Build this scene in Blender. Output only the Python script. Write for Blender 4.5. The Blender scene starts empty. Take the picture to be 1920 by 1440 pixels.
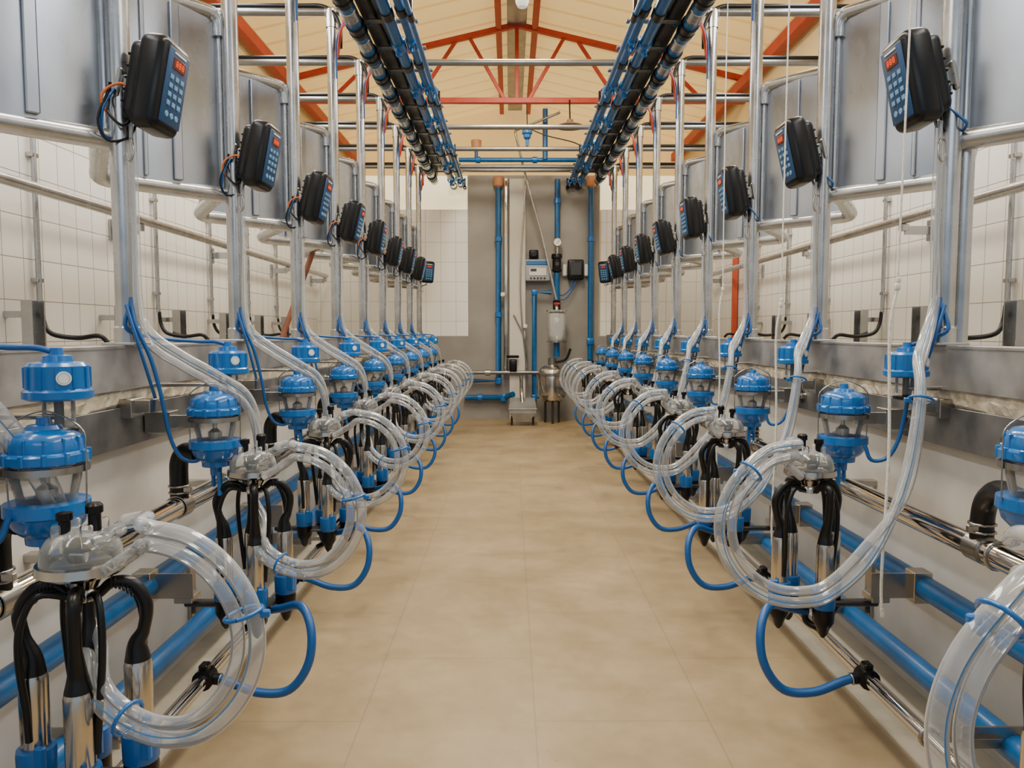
import bpy, math, random, bmesh
from mathutils import Vector as V, Matrix
random.seed(3)
COL=bpy.context.scene.collection
pi=math.pi
# ---------------------------------------------------------------- materials
def mat(name,col,rough=.5,metal=0.,emit=0.,ecol=None,noise=0.,scale=8.,bump=0.,coat=0.,spec=None,col2=None,stretch=None,rvar=0.):
    m=bpy.data.materials.new(name); m.use_nodes=True
    nt=m.node_tree; b=nt.nodes['Principled BSDF']
    b.inputs['Base Color'].default_value=(*col,1); b.inputs['Roughness'].default_value=rough
    b.inputs['Metallic'].default_value=metal; b.inputs['Coat Weight'].default_value=coat
    if spec is not None: b.inputs['Specular IOR Level'].default_value=spec
    if emit: 
        b.inputs['Emission Color'].default_value=(*(ecol or col),1); b.inputs['Emission Strength'].default_value=emit
    if noise or bump:
        tc=nt.nodes.new('ShaderNodeTexCoord'); n=nt.nodes.new('ShaderNodeTexNoise')
        n.inputs['Scale'].default_value=scale; n.inputs['Detail'].default_value=4; n.inputs['Roughness'].default_value=.5
        if stretch:
            mp=nt.nodes.new('ShaderNodeMapping'); mp.inputs['Scale'].default_value=stretch
            nt.links.new(tc.outputs['Object'],mp.inputs['Vector']); nt.links.new(mp.outputs[0],n.inputs['Vector'])
        else: nt.links.new(tc.outputs['Object'],n.inputs['Vector'])
        if noise:
            r=nt.nodes.new('ShaderNodeValToRGB')
            c2=col2 or tuple(c*(1-noise) for c in col)
            r.color_ramp.elements[0].position=.30; r.color_ramp.elements[1].position=.68
            r.color_ramp.elements[0].color=(*c2,1); r.color_ramp.elements[1].color=(*col,1)
            nt.links.new(n.outputs['Fac'],r.inputs[0]); nt.links.new(r.outputs[0],b.inputs['Base Color'])
        if rvar:
            mr=nt.nodes.new('ShaderNodeMapRange'); mr.inputs['From Min'].default_value=.3; mr.inputs['From Max'].default_value=.7
            mr.inputs['To Min'].default_value=rough-rvar; mr.inputs['To Max'].default_value=rough+rvar
            nt.links.new(n.outputs['Fac'],mr.inputs['Value']); nt.links.new(mr.outputs[0],b.inputs['Roughness'])
        if bump:
            bp=nt.nodes.new('ShaderNodeBump'); bp.inputs['Strength'].default_value=bump; bp.inputs['Distance'].default_value=.01
            nt.links.new(n.outputs['Fac'],bp.inputs['Height']); nt.links.new(bp.outputs[0],b.inputs['Normal'])
    return m
def clear(name,col,amin,amax,rough=.06,pw=1.6,gl=.06):
    m=mat(name,col,rough,spec=1.); nt=m.node_tree; b=nt.nodes['Principled BSDF']
    lw=nt.nodes.new('ShaderNodeLayerWeight'); lw.inputs['Blend'].default_value=.5
    p=nt.nodes.new('ShaderNodeMath'); p.operation='POWER'; p.inputs[1].default_value=pw
    mr=nt.nodes.new('ShaderNodeMapRange'); mr.inputs['To Min'].default_value=amin; mr.inputs['To Max'].default_value=amax
    nt.links.new(lw.outputs['Facing'],p.inputs[0]); nt.links.new(p.outputs[0],mr.inputs['Value']); nt.links.new(mr.outputs[0],b.inputs['Alpha'])
    g=nt.nodes.new('ShaderNodeBsdfGlossy'); g.inputs['Roughness'].default_value=gl; g.inputs['Color'].default_value=(1,1,1,1)
    fr=nt.nodes.new('ShaderNodeFresnel'); fr.inputs['IOR'].default_value=1.38
    mx=nt.nodes.new('ShaderNodeMixShader'); out=nt.nodes['Material Output']
    nt.links.new(fr.outputs[0],mx.inputs[0]); nt.links.new(b.outputs[0],mx.inputs[1]); nt.links.new(g.outputs[0],mx.inputs[2]); nt.links.new(mx.outputs[0],out.inputs[0])
    return m
def tiles(name,axes,w,h,c1,c2,mortar,msize,rough,noise=.0,offset=0.,nscale=2.,ncol=None,bump=.4):
    m=bpy.data.materials.new(name); m.use_nodes=True; nt=m.node_tree; b=nt.nodes['Principled BSDF']
    b.inputs['Roughness'].default_value=rough
    tc=nt.nodes.new('ShaderNodeTexCoord'); sx=nt.nodes.new('ShaderNodeSeparateXYZ'); cx=nt.nodes.new('ShaderNodeCombineXYZ')
    nt.links.new(tc.outputs['Object'],sx.inputs[0])
    nt.links.new(sx.outputs[axes[0]],cx.inputs[0]); nt.links.new(sx.outputs[axes[1]],cx.inputs[1])
    br=nt.nodes.new('ShaderNodeTexBrick'); br.offset=offset; br.squash=1
    br.inputs['Scale'].default_value=1; br.inputs['Brick Width'].default_value=w; br.inputs['Row Height'].default_value=h
    br.inputs['Mortar Size'].default_value=msize; br.inputs['Mortar Smooth'].default_value=.1
    br.inputs['Color1'].default_value=(*c1,1); br.inputs['Color2'].default_value=(*c2,1); br.inputs['Mortar'].default_value=(*mortar,1)
    nt.links.new(cx.outputs[0],br.inputs['Vector'])
    out=br.outputs['Color']
    if noise:
        for (sc,c,lo,hi,det) in ((nscale,ncol or (1-noise,)*3,.34,.70,4),(nscale*3.2,(.86,.85,.82),.32,.64,7),(nscale*14,(.92,.91,.88),.36,.60,5)):
            mp=nt.nodes.new('ShaderNodeMapping'); mp.inputs['Location'].default_value=(sc,sc*2,0)
            n=nt.nodes.new('ShaderNodeTexNoise'); n.inputs['Scale'].default_value=sc; n.inputs['Detail'].default_value=det; n.inputs['Roughness'].default_value=.6
            nt.links.new(tc.outputs['Object'],mp.inputs[0]); nt.links.new(mp.outputs[0],n.inputs['Vector'])
            r=nt.nodes.new('ShaderNodeValToRGB'); r.color_ramp.elements[0].position=lo; r.color_ramp.elements[1].position=hi
            r.color_ramp.elements[0].color=(*c,1); r.color_ramp.elements[1].color=(1,1,1,1)
            nt.links.new(n.outputs['Fac'],r.inputs[0])
            mx=nt.nodes.new('ShaderNodeMix'); mx.data_type='RGBA'; mx.blend_type='MULTIPLY'; mx.inputs[0].default_value=1
            nt.links.new(out,mx.inputs[6]); nt.links.new(r.outputs[0],mx.inputs[7]); out=mx.outputs[2]
            if sc==nscale*3.2: last=n
        mr=nt.nodes.new('ShaderNodeMapRange'); mr.inputs['From Min'].default_value=.3; mr.inputs['From Max'].default_value=.7
        mr.inputs['To Min'].default_value=rough-.08; mr.inputs['To Max'].default_value=rough+.14
        nt.links.new(last.outputs['Fac'],mr.inputs['Value']); nt.links.new(mr.outputs[0],b.inputs['Roughness'])
    nt.links.new(out,b.inputs['Base Color'])
    bp=nt.nodes.new('ShaderNodeBump'); bp.inputs['Strength'].default_value=bump; bp.inputs['Distance'].default_value=.003; bp.invert=True
    nt.links.new(br.outputs['Fac'],bp.inputs['Height']); nt.links.new(bp.outputs[0],b.inputs['Normal'])
    return m
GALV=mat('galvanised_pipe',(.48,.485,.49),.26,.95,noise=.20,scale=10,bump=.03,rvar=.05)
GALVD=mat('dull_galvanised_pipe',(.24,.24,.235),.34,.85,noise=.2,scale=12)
SHEET=mat('galvanised_sheet',(.47,.505,.56),.30,.95,noise=.40,scale=4.5,bump=.06,stretch=(1,1,.45),rvar=.09)
BAND=mat('galvanised_band',(.40,.39,.375),.42,.6,noise=.50,scale=8,bump=.10,rvar=.10)
BANDD=mat('stained_steel_band',(.27,.265,.255),.40,.7,noise=.55,scale=9,bump=.10,rvar=.10)
TRAYM=mat('grey_steel_tray',(.22,.225,.23),.40,.8,noise=.3,scale=9)
STEEL=mat('polished_stainless',(.70,.66,.60),.08,1.)
SATIN=mat('satin_stainless',(.60,.56,.50),.18,1.)
STEELB=mat('brushed_stainless',(.40,.385,.36),.26,1.)
BLUE=mat('blue_plastic',(.002,.120,.40),.22,coat=.35)
BLUEP=mat('blue_pvc',(.004,.105,.31),.32,noise=.3,scale=20)
BLUEH=mat('blue_rubber_hose',(.004,.080,.28),.36)
BLUEC=mat('light_blue_cup',(.004,.120,.40),.34)
BLACK=mat('black_rubber',(.003,.003,.0035),.34,spec=.4)
BLACKP=mat('black_plastic',(.002,.002,.0025),.30,spec=.32)
DARK=mat('dark_grey_plastic',(.022,.022,.025),.4)
TUBE=clear('clear_hose',(.70,.72,.73),.22,.88,pw=1.5,gl=.12)
TUBES=mat('hose_blue_stripe',(.05,.22,.46),.35)
GLASS=clear('clear_bowl',(.62,.65,.64),.10,.70,.06)
JAR=clear('clear_jar_glass',(.85,.88,.88),.30,.95,.04)
CLAW=clear('clear_claw',(.64,.67,.66),.12,.78,.05)
REDP=mat('red_painted_steel',(.42,.030,.012),.5,noise=.25,scale=12)
REDO=mat('orange_red_paint',(.62,.09,.03),.5,noise=.15,scale=12)
WHITE=mat('white_plastic',(.66,.65,.60),.4)
CREAM=mat('cream_paint',(.56,.53,.46),.6,noise=.08,scale=3)
CREAMU=mat('cream_upper_wall',(.78,.62,.32),.6,noise=.08,scale=3)
FOAM=mat('rough_concrete_edge',(.60,.53,.40),.95,noise=.45,scale=22,bump=.8)
PITW=mat('pit_wall_paint',(.66,.63,.57),.5,noise=.24,scale=4)
SCREED=mat('screed',(.44,.39,.30),.7,noise=.30,scale=7)
GREY=mat('grey_wall_panel',(.29,.27,.24),.5,noise=.20,scale=3)
ROPE=mat('rope',(.80,.77,.68),.85,noise=.3,scale=160)
ORANGE=mat('orange_cable',(.55,.12,.02),.45)
REDC=mat('red_cable',(.5,.03,.02),.45)
RUST=mat('rusty_brown',(.22,.07,.03),.7,noise=.4,scale=20)
DISHM=mat('grey_brown_enamel',(.20,.12,.09),.5,noise=.2,scale=15)
DISP=mat('lit_red_digits',(.8,.07,.01),.4,emit=.8,ecol=(1,.09,.01))
DISPB=mat('display_back',(.09,.012,.01),.3,emit=.05,ecol=(.8,.10,.02))
KEY=mat('pale_blue_key',(.13,.30,.50),.4)
FACE=mat('blue_keypad_face',(.008,.050,.14),.35)
GWHITE=mat('dial_white',(.80,.80,.77),.4)
EMB=mat('pale_blue_emblem',(.35,.50,.62),.4)
BULB=mat('frosted_bulb',(.8,.8,.75),.2,emit=.3)
ORCAP=mat('orange_cap',(.50,.22,.10),.5)
CAB=mat('grey_cabinet',(.32,.34,.36),.45)
PUMPM=mat('dull_metal_housing',(.40,.40,.385),.36,.6,noise=.3,scale=8)
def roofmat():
    m=mat('glowing_cream_roof_sheet',(.80,.58,.24),.55,emit=.58,ecol=(1.,.69,.24))  # daylight through the sheets is put in as emission; also lights the hall
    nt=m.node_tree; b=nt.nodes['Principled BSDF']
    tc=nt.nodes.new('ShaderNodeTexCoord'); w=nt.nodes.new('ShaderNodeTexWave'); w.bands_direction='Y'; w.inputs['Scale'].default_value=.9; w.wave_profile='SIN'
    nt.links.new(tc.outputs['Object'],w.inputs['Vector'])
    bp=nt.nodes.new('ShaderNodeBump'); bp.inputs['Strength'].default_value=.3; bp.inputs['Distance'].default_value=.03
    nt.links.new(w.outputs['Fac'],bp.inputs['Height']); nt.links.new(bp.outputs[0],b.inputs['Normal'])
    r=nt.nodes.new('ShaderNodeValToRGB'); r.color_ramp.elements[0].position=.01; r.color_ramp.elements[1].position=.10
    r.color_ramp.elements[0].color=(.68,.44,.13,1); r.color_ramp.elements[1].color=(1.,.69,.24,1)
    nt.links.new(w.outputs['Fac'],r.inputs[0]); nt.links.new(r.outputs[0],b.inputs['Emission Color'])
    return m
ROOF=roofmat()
GABLE=mat('glowing_cream_gable',(.80,.60,.28),.6,emit=.46,ecol=(1.,.71,.27))  # plain wall, its brightness put in as emission
PANE=mat('bright_polycarbonate',(.85,.82,.7),.4,emit=1.0,ecol=(1.,.84,.48))
TILEX=tiles('white_tile_side',(1,2),.15,.20,(.90,.89,.86),(.87,.86,.83),(.34,.32,.29),.0024,.20)
TILEY=tiles('white_tile_end',(0,2),.18,.235,(.88,.87,.82),(.85,.84,.79),(.55,.52,.46),.003,.22)
FLOORM=tiles('beige_floor_tile',(1,0),.78,.47,(.395,.295,.170),(.385,.288,.165),(.31,.232,.135),.0022,.34,noise=.2,offset=.5,nscale=1.2,ncol=(.76,.74,.68),bump=.08)
# ---------------------------------------------------------------- mesh builder
_bc={}
def bevbox(sx,sy,sz,bev,seg):
    k=(round(sx,4),round(sy,4),round(sz,4),bev,seg)
    if k in _bc: return _bc[k]
    bm=bmesh.new(); bmesh.ops.create_cube(bm,size=1)
    bmesh.ops.scale(bm,vec=(sx,sy,sz),verts=bm.verts)
    if bev: bmesh.ops.bevel(bm,geom=bm.edges[:],offset=bev,segments=seg,affect='EDGES',profile=.5)
    bm.verts.index_update()
    r=([v.co.copy() for v in bm.verts],[[v.index for v in f.verts] for f in bm.faces]); bm.free(); _bc[k]=r; return r
def catmull(P,R,n):
    out=[];ro=[]
    for i in range(len(P)-1):
        p0=P[i-1] if i else P[0]*2-P[1]; p1=P[i]; p2=P[i+1]; p3=P[i+2] if i+2<len(P) else P[-1]*2-P[-2]
        for k in range(n):
            t=k/n
            out.append(.5*((2*p1)+(p2-p0)*t+(2*p0-5*p1+4*p2-p3)*t*t+(3*p1-p0-3*p2+p3)*t**3)); ro.append(R[i]+(R[i+1]-R[i])*t)
    out.append(P[-1]); ro.append(R[-1]); return out,ro
class MB:
    def __init__(s): s.v=[];s.f=[];s.m=[];s.sm=[]
    def add(s,vs,fs,mi=0,smooth=True,M=None):
        b=len(s.v)
        s.v+= [M@V(p) if M else V(p) for p in vs]
        for f in fs: s.f.append([b+i for i in f]); s.m.append(mi); s.sm.append(smooth)
        return s
    def box(s,c,size,bev=0.,mi=0,rot=None,seg=1):
        vs,fs=bevbox(*size,bev,seg)
        M=Matrix.Translation(V(c))
        if rot is not None: M=M@rot
        return s.add(vs,fs,mi,seg>1,M)
    def tube(s,P,r,seg=10,mi=0,n=5,smooth=True,caps=True,stripe=None):
        P=[V(p) for p in P]; R=list(r) if isinstance(r,(list,tuple)) else [r]*len(P)
        if smooth and len(P)>2: P,R=catmull(P,R,n)
        N=len(P); T=[]
        for i in range(N):
            a=P[max(i-1,0)]; b=P[min(i+1,N-1)]; t=(b-a); T.append(t.normalized() if t.length>1e-9 else V((0,0,1)))
        u=T[0].cross(V((0,1,0)));
        if u.length<.1: u=T[0].cross(V((1,0,0)))
        u.normalize(); vs=[]
        for i in range(N):
            u=(u-T[i]*u.dot(T[i])).normalized(); w=T[i].cross(u)
            for k in range(seg):
                a=2*pi*k/seg; vs.append(P[i]+(u*math.cos(a)+w*math.sin(a))*R[i])
        b0=len(s.v); s.v+=vs
        for k in range(seg):
            for i in range(N-1):
                s.f.append([b0+i*seg+k,b0+i*seg+(k+1)%seg,b0+(i+1)*seg+(k+1)%seg,b0+(i+1)*seg+k]); s.m.append(stripe[1] if stripe and k==stripe[0] else mi); s.sm.append(True)
        if caps:
            s.add(vs[:seg],[list(range(seg))[::-1]],mi,False); s.add(vs[-seg:],[list(range(seg))],mi,False)
        return s
    def lathe(s,prof,c=(0,0,0),seg=20,mi=0,M=None):
        MM=Matrix.Translation(V(c))@(M if M is not None else Matrix.Identity(4))
        chains=[[prof[0]]]
        for i in range(1,len(prof)):
            chains[-1].append(prof[i])
            if i<len(prof)-1:
                a=V((prof[i][0]-prof[i-1][0],prof[i][1]-prof[i-1][1])); b=V((prof[i+1][0]-prof[i][0],prof[i+1][1]-prof[i][1]))
                if a.length<1e-7 or b.length<1e-7 or a.angle(b)>.6: chains.append([prof[i]])
        for ch in chains:
            vs=[(max(r,1e-5)*math.cos(2*pi*k/seg),max(r,1e-5)*math.sin(2*pi*k/seg),z) for r,z in ch for k in range(seg)]
            fs=[[i*seg+k,(i+1)*seg+k,(i+1)*seg+(k+1)%seg,i*seg+(k+1)%seg] for i in range(len(ch)-1) for k in range(seg)]
            s.add(vs,fs,mi,True,MM)
        return s
    def ring(s,c,ax,R,r,mi=0,seg=16,n=6):
        q=V(ax).normalized().to_track_quat('Z','Y').to_matrix()
        P=[V(c)+q@V((R*math.cos(2*pi*k/seg),R*math.sin(2*pi*k/seg),0)) for k in range(seg+1)]
        return s.tube(P,r,n,mi,smooth=False,caps=False)
AX_Y=Matrix.Rotation(pi/2,4,'X'); AX_X=Matrix.Rotation(pi/2,4,'Y')
def mesh_obj(name,mb,mats,org):
    me=bpy.data.meshes.new(name); o=V(org)
    me.from_pydata([tuple(v-o) for v in mb.v],[],mb.f)
    for m in (mats if isinstance(mats,(list,tuple)) else [mats]): me.materials.append(m)
    me.polygons.foreach_set('material_index',mb.m); me.polygons.foreach_set('use_smooth',mb.sm); me.update()
    ob=bpy.data.objects.new(name,me); COL.objects.link(ob); return ob
def tag(o,label,cat,group):
    o['label']=label; o['category']=cat
    if group: o['group']=group
def thing(name,base,parts,label,cat,group=None):
    if isinstance(parts,tuple):
        o=mesh_obj(name,parts[0],parts[1],base); o.location=base; tag(o,label,cat,group); return o
    root=bpy.data.objects.new(name,None); root.empty_display_size=.05; COL.objects.link(root); root.location=base; tag(root,label,cat,group)
    def rec(ps,par):
        for p in ps:
            c=mesh_obj(p[0],p[1],p[2],base); c.parent=par
            if len(p)>4 and p[4]: c['label']=p[4]
            if len(p)>3 and p[3]: rec(p[3],c)
    rec(parts,root); return root
def many(name,m,mbs): return [(name,b,m) for b in mbs]
def dup(o,dy=0.,parent=None):
    c=o.copy(); c.parent=parent
    if parent is None: c.location=o.location+V((0,dy,0))
    COL.objects.link(c)
    for ch in list(o.children): dup(ch,0,c)
    return c
def struct(name,mb,mats):
    o=mesh_obj(name,mb,mats,(0,0,0)); o['kind']='structure'; return o
# ---------------------------------------------------------------- room
struct('floor',MB().box((0,4,-.05),(1.84,10,.1)),FLOORM)
for s,nm in ((-1,'left'),(1,'right')):
    struct('trim_1' if s<0 else 'trim_2',MB().box((s*1.02,4,-.04),(.20,10,.09)),SCREED)
    struct('wall_pit_'+nm,MB().box((s*1.13,4,.445),(.02,10,.89)),PITW)
    struct('floor_platform_'+nm,MB().box((s*1.765,4,.48),(1.25,10,1.0)),SCREED)
    struct('wall_'+nm,MB().box((s*2.45,4.,1.24),(.12,10,2.6)),TILEX)
    struct('wall_upper_'+nm,MB().box((s*2.45,6.,3.16),(.12,9.9,1.24)),CREAMU)
struct('wall_far_left',MB().box((-1.4825,9.06,1.75),(1.815,.12,1.5)),TILEY)
struct('wall_far_right',MB().box((1.70,9.06,1.75),(1.38,.12,1.5)),TILEY)
mb=MB().box((.21,9.06,1.45),(1.57,.12,2.90)); mb.box((-.875,9.06,.485),(.60,.12,1.03)); mb.box((1.1,9.06,.485),(.21,.12,1.03)); struct('wall_far',mb,GREY)
struct('window_1',MB().box((-1.4825,9.06,2.70),(1.815,.06,.40)),PANE)
struct('window_2',MB().box((1.70,9.06,2.70),(1.38,.06,.40)),PANE)
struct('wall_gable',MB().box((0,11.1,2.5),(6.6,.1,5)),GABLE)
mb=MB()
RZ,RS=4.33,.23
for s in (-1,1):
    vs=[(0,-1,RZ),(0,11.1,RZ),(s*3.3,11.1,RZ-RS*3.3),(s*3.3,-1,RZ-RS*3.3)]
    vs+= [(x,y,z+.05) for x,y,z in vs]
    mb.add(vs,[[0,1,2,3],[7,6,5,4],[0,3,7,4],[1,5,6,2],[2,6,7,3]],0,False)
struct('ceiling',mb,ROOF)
thing('door_frame',(2.35,8.10,.98),(MB().box((2.352,8.10,1.43),(.05,.05,.90),.004).box((2.36,8.16,1.43),(.02,.08,.88),.003),REDO),'tall orange-red steel door post on tiled wall','door frame')
# ---------------------------------------------------------------- roof steelwork
def truss(y):
    zc=3.46; mb=MB()
    def bar(a,b,w=.04):
        a=V((a[0],y,a[1])); b=V((b[0],y,b[1])); d=b-a; L=d.length
        mb.box((a+b)/2,(L,w,w),.004,rot=Matrix.Rotation(-math.atan2(d.z,d.x),4,'Y'))
    ap=RZ-.10
    top=lambda x: ap-RS*abs(x)
    bar((-2.38,zc),(2.38,zc),.055)
    for s in (-1,1):
        bar((0,ap),(s*2.9,top(2.9)),.055)
        bar((s*.12,zc),(s*.50,top(.5)),.035)
        bar((s*.62,top(.62)),(s*1.05,zc),.035); bar((s*1.05,zc),(s*1.5,top(1.5)),.035); bar((s*1.5,top(1.5)),(s*1.95,zc),.035)
    bar((0,zc),(0,ap))
    return mb
thing('roof_truss',(0,8.0,3.46),(truss(8.0),REDP),'red painted steel lattice roof truss','roof truss')
for x,w in ((-2.3,.09),(2.3,.09),(-.19,.06),(.19,.06)):
    z=RZ-RS*abs(x)-.06
    if abs(x)>1: z=3.56
    thing('roof_purlin',(x,5,z),(MB().box((x,5,z),(w,12,.11),.005),REDP),'long red steel beam running under the roof','roof beam','red roof beams')
thing('ridge_duct',(0,5,RZ-.1),(MB().box((0,5,RZ-.085),(.2,12,.04),.004),BAND),'grey metal ridge strip between red beams','roof ridge strip')
# ---------------------------------------------------------------- cross bars and long pipes
ZB=2.87
PY=[2.0+.8*j for j in range(9)]
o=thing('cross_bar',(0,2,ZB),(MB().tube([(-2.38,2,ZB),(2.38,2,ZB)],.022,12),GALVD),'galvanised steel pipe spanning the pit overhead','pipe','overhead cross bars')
for j in (2,4,6,7,8): dup(o,.8*j)
def stations(o,s,fdy=0.,rot=0.,k0=None):
    for k in range(9):
        if k==1 or (k==0 and k0 is False): continue
        c=dup(o,.8*(k-1)+(fdy if k==0 else random.uniform(-.012,.012)*(rot>0)))
        if rot: c.rotation_euler=(0,0,math.radians(random.uniform(-rot,rot)))
Y0=2.05
for s in (-1,1):
    X=lambda x:s*x
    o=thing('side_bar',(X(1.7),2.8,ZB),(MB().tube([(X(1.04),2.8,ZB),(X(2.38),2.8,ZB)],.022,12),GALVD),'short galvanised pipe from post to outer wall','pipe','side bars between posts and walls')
    for j in (2,4): dup(o,.8*j)
    mb=MB().box((X(1.082),4.2,.952),(.012,9.4,.108),.001)
    tf=MB().box((X(1.108),4.2,1.010),(.068,9.4,.010),.002)
    b2=MB().box((X(1.088),4.2,.800),(.012,9.4,.105),.001)
    bolts=[MB().lathe([(0,.018),(.009,.018),(.011,.012),(.011,0),(.018,0),(.018,-.004),(0,-.004)],(X(1.080),.9+.4*i,.80),6,0,Matrix.Rotation(-s*pi/2,4,'Y')) for i in range(20)]
    thing('curb_rail',(X(1.1),4.2,.89),[('kerb_channel',mb,BAND),('top_flange',tf,BAND),('lower_band',b2,BANDD)]+many('bolt',STEELB,bolts),'worn flat galvanised steel kerb along the pit edge','kerb rail','pit kerb rails')
    mb=MB(); N=560; vs=[];fs=[]; rnd=random.Random(5)
    prof=((1.118,.834),(1.100,.842),(1.088,.856),(1.084,.880),(1.090,.904))
    for i in range(N):
        y=-.4+9.4*i/(N-1); wv=.004*math.sin(y*7)+.003*math.sin(y*17+1)
        for q,(x,z) in enumerate(prof):
            vs.append((X(x+rnd.uniform(-.004,.003)*(q>0)),y,z+(wv+rnd.uniform(-.003,.003))*(q in(1,2,3))))
    for i in range(N-1):
        for q in range(4): fs.append([i*5+q,i*5+q+1,(i+1)*5+q+1,(i+1)*5+q] if s>0 else [i*5+q,(i+1)*5+q,(i+1)*5+q+1,i*5+q+1])
    mb.add(vs,fs,0,False); struct('trim_3' if s<0 else 'trim_4',mb,FOAM)
    mb=MB().tube([(X(1.0),.2,.56),(X(1.0),8.9,.56)],.028,24)
    js=[MB().lathe([(.028,-.02),(.032,-.02),(.032,.02),(.028,.02)],(X(1.0),1.65+1.6*i,.56),20,0,AX_Y) for i in range(5)]
    thing('milk_pipe',(X(1.0),4.5,.56),[('pipe',mb,STEEL)]+many('pipe_joint',STEELB,js),'polished stainless milk pipe along the pit wall','pipe','stainless milk pipes')
    thing('wash_pipe',(X(.863),4.5,.15),(MB().tube([(X(.863),.2,.15),(X(.863),8.7,.15)],.0175,16),STEEL),'slim stainless wash pipe near the pit floor','pipe','stainless wash pipes')
    for z in (.36,.125):
        thing('blue_pipe',(X(1.055),4.5,z),(MB().tube([(X(1.055),.2,z),(X(1.055),8.8,z)],.031,18),BLUEP),'long blue plastic pipe low on the pit wall','pipe','blue pipes on pit wall')
    mb=MB().tube([(X(2.22),.5,1.70),(X(2.22),8.8,1.70)],.026,14); bs=[]
    for i in range(6):
        y=1.5+1.45*i; bs.append(MB().box((X(2.31),y,1.64),(.16,.012,.05),.002).box((X(2.382),y,1.64),(.014,.06,.12),.002).box((X(2.225),y,1.655),(.04,.05,.04),.004))
    thing('wall_rail',(X(2.22),4.5,1.70),[('rail',mb,GALV)]+many('wall_bracket',GALV,bs),'galvanised rail on brackets along tiled wall','rail','rails along the tiled walls')
    for i,y in enumerate((3.67,4.9,5.78,6.6,7.4)):
        c=MB().tube([(X(2.365),y,2.5),(X(2.365),y,1.17)],.013,8)
        cl=[MB().box((X(2.372),y,z),(.034,.05,.02),.002) for z in (1.9,1.3)]
        h=MB().tube([(X(2.36),y,1.18),(X(2.35),y,1.10),(X(2.30),y-.02,1.04),(X(2.2),y+.02,1.02),(X(2.10),y+.03,1.03),(X(2.06),y+.04,.995)],.012,8)
        thing('wall_conduit',(X(2.36),y,1.0),[('conduit_pipe',c,GALV),('black_hose',h,BLACK)]+many('conduit_clip',GALV,cl),'thin steel conduit on tiles ending in black hose','conduit','conduits on tiled walls')
    for i,y in enumerate((3.45,4.25,4.97,5.76,6.55,7.3)):
        c=MB().box((X(2.285),y,1.085),(.006,.09,.22),.001).box((X(2.26),y-.045,1.085),(.05,.006,.22),.001).box((X(2.26),y+.045,1.085),(.05,.006,.22),.001).box((X(2.33),y,1.13),(.12,.03,.03),.001)
        thing('trough_bracket',(X(2.27),y,.98),(c,GALV),'small upright open steel channel on the platform','bracket','steel channel brackets by the tiled walls')
    # posts
    mb=MB().tube([(X(1.088),2,1.014),(X(1.088),2,ZB)],.0285,18)
    fl=MB().box((X(1.092),2,1.018),(.09,.09,.008),.002).lathe([(.034,1.018),(.034,1.06),(.029,1.065)],(X(1.088),2,0),18)
    cl=MB().lathe([(.024,-.035),(.028,-.035),(.028,.035),(.024,.035)],(X(1.088),2,ZB),14,0,AX_X).lathe([(.033,-.05),(.033,.05)],(X(1.088),2,ZB-.04),14)
    hk=MB().tube([(X(1.06),1.985,1.55),(X(1.045),1.97,1.545),(X(1.04),1.965,1.51),(X(1.05),1.965,1.49),(X(1.058),1.965,1.51)],.003,6)
    p=thing('stall_post',(X(1.088),2,1.014),[('post',mb,GALV),('base_flange',fl,GALV),('top_clamp',cl,GALV),('hook',hk,STEELB)],'upright galvanised steel post standing on the pit kerb','post','galvanised stall posts')
    for j in range(1,9): dup(p,.8*j)
    if s>0: thing('support_post',(1.15,2.03,1.014),(MB().tube([(1.148,2.03,.98),(1.148,2.03,3.3)],.024,16),GALV),'second galvanised pipe clamped beside a stall post','post')
    # sawtooth gates
    A=V((X(1.42),1.70,0)); B=V((X(1.135),2.0,0)); 
    ang=math.atan2(B.y-A.y,B.x-A.x); R=Matrix.Rotation(ang,4,'Z'); L=(B-A).length
    nrm=R@V((0,1,0)); nrm=nrm if nrm.y<0 else -nrm
    def pt(t,z,o=0.): q=A.lerp(B,t)-nrm*o; return V((q.x,q.y,z))
    z0,z1=1.555,2.20
    bow=lambda t: -.024*math.sin(pi*t)
    Bp=V((X(1.15),1.22,0)); back=(Bp-A).normalized()
    q1=A+back*.03; q2=A+back*.12
    fr=MB().tube([pt(1.04,z0),pt(.75,z0),pt(.4,z0),pt(.14,z0),pt(.05,z0+.002),V((q1.x,q1.y,z0+.005)),V((q2.x,q2.y,z0+.01)),V(((A.x+Bp.x)/2,(A.y+Bp.y)/2,z0+.01)),V((Bp.x,Bp.y,z0+.005))],.028,16,n=6)
    ft=MB().tube([pt(.0,z1),pt(.3,z1),pt(.88,z1),pt(.97,z1-.008),pt(1.01,z1-.03),pt(1.02,z1-.08)],.026,14,n=6)
    fv=MB().tube([pt(1.02,z1-.07),pt(1.02,z0)],.012,10)
    fo=MB().tube([pt(.02,z1),pt(.02,z0)],.012,10)
    sh=MB(); n=10; vs=[]
    for i in range(n+1):
        t=.03+.98*i/n
        for z in (z0+.01,z1-.01): vs.append(pt(t,z,bow((t-.03)/.98)))
    sh.add(vs,[[2*i,2*i+1,2*i+3,2*i+2] for i in range(n)],0,True)
    rbs=[MB().box(pt(t,(z0+z1)/2+.005,bow(t)-.008),(w,.012,z1-z0-.04),.003,rot=R) for t,w in ((.34,.012),(.60,.03))]
    p=thing('stall_gate',(X(1.128),2.0,z0),[('bottom_rail',fr,GALV),('top_rail',ft,GALV),('side_rod',fv,GALV),('side_rod',fo,GALV),('sheet',sh,SHEET)]+many('rib',SHEET,rbs),'angled silver-grey galvanised sheet gate with heavy rails','stall gate','galvanised sheet stall gates')
    for j in range(1,9): dup(p,.8*j)
    zz=ZB-2.93
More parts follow.
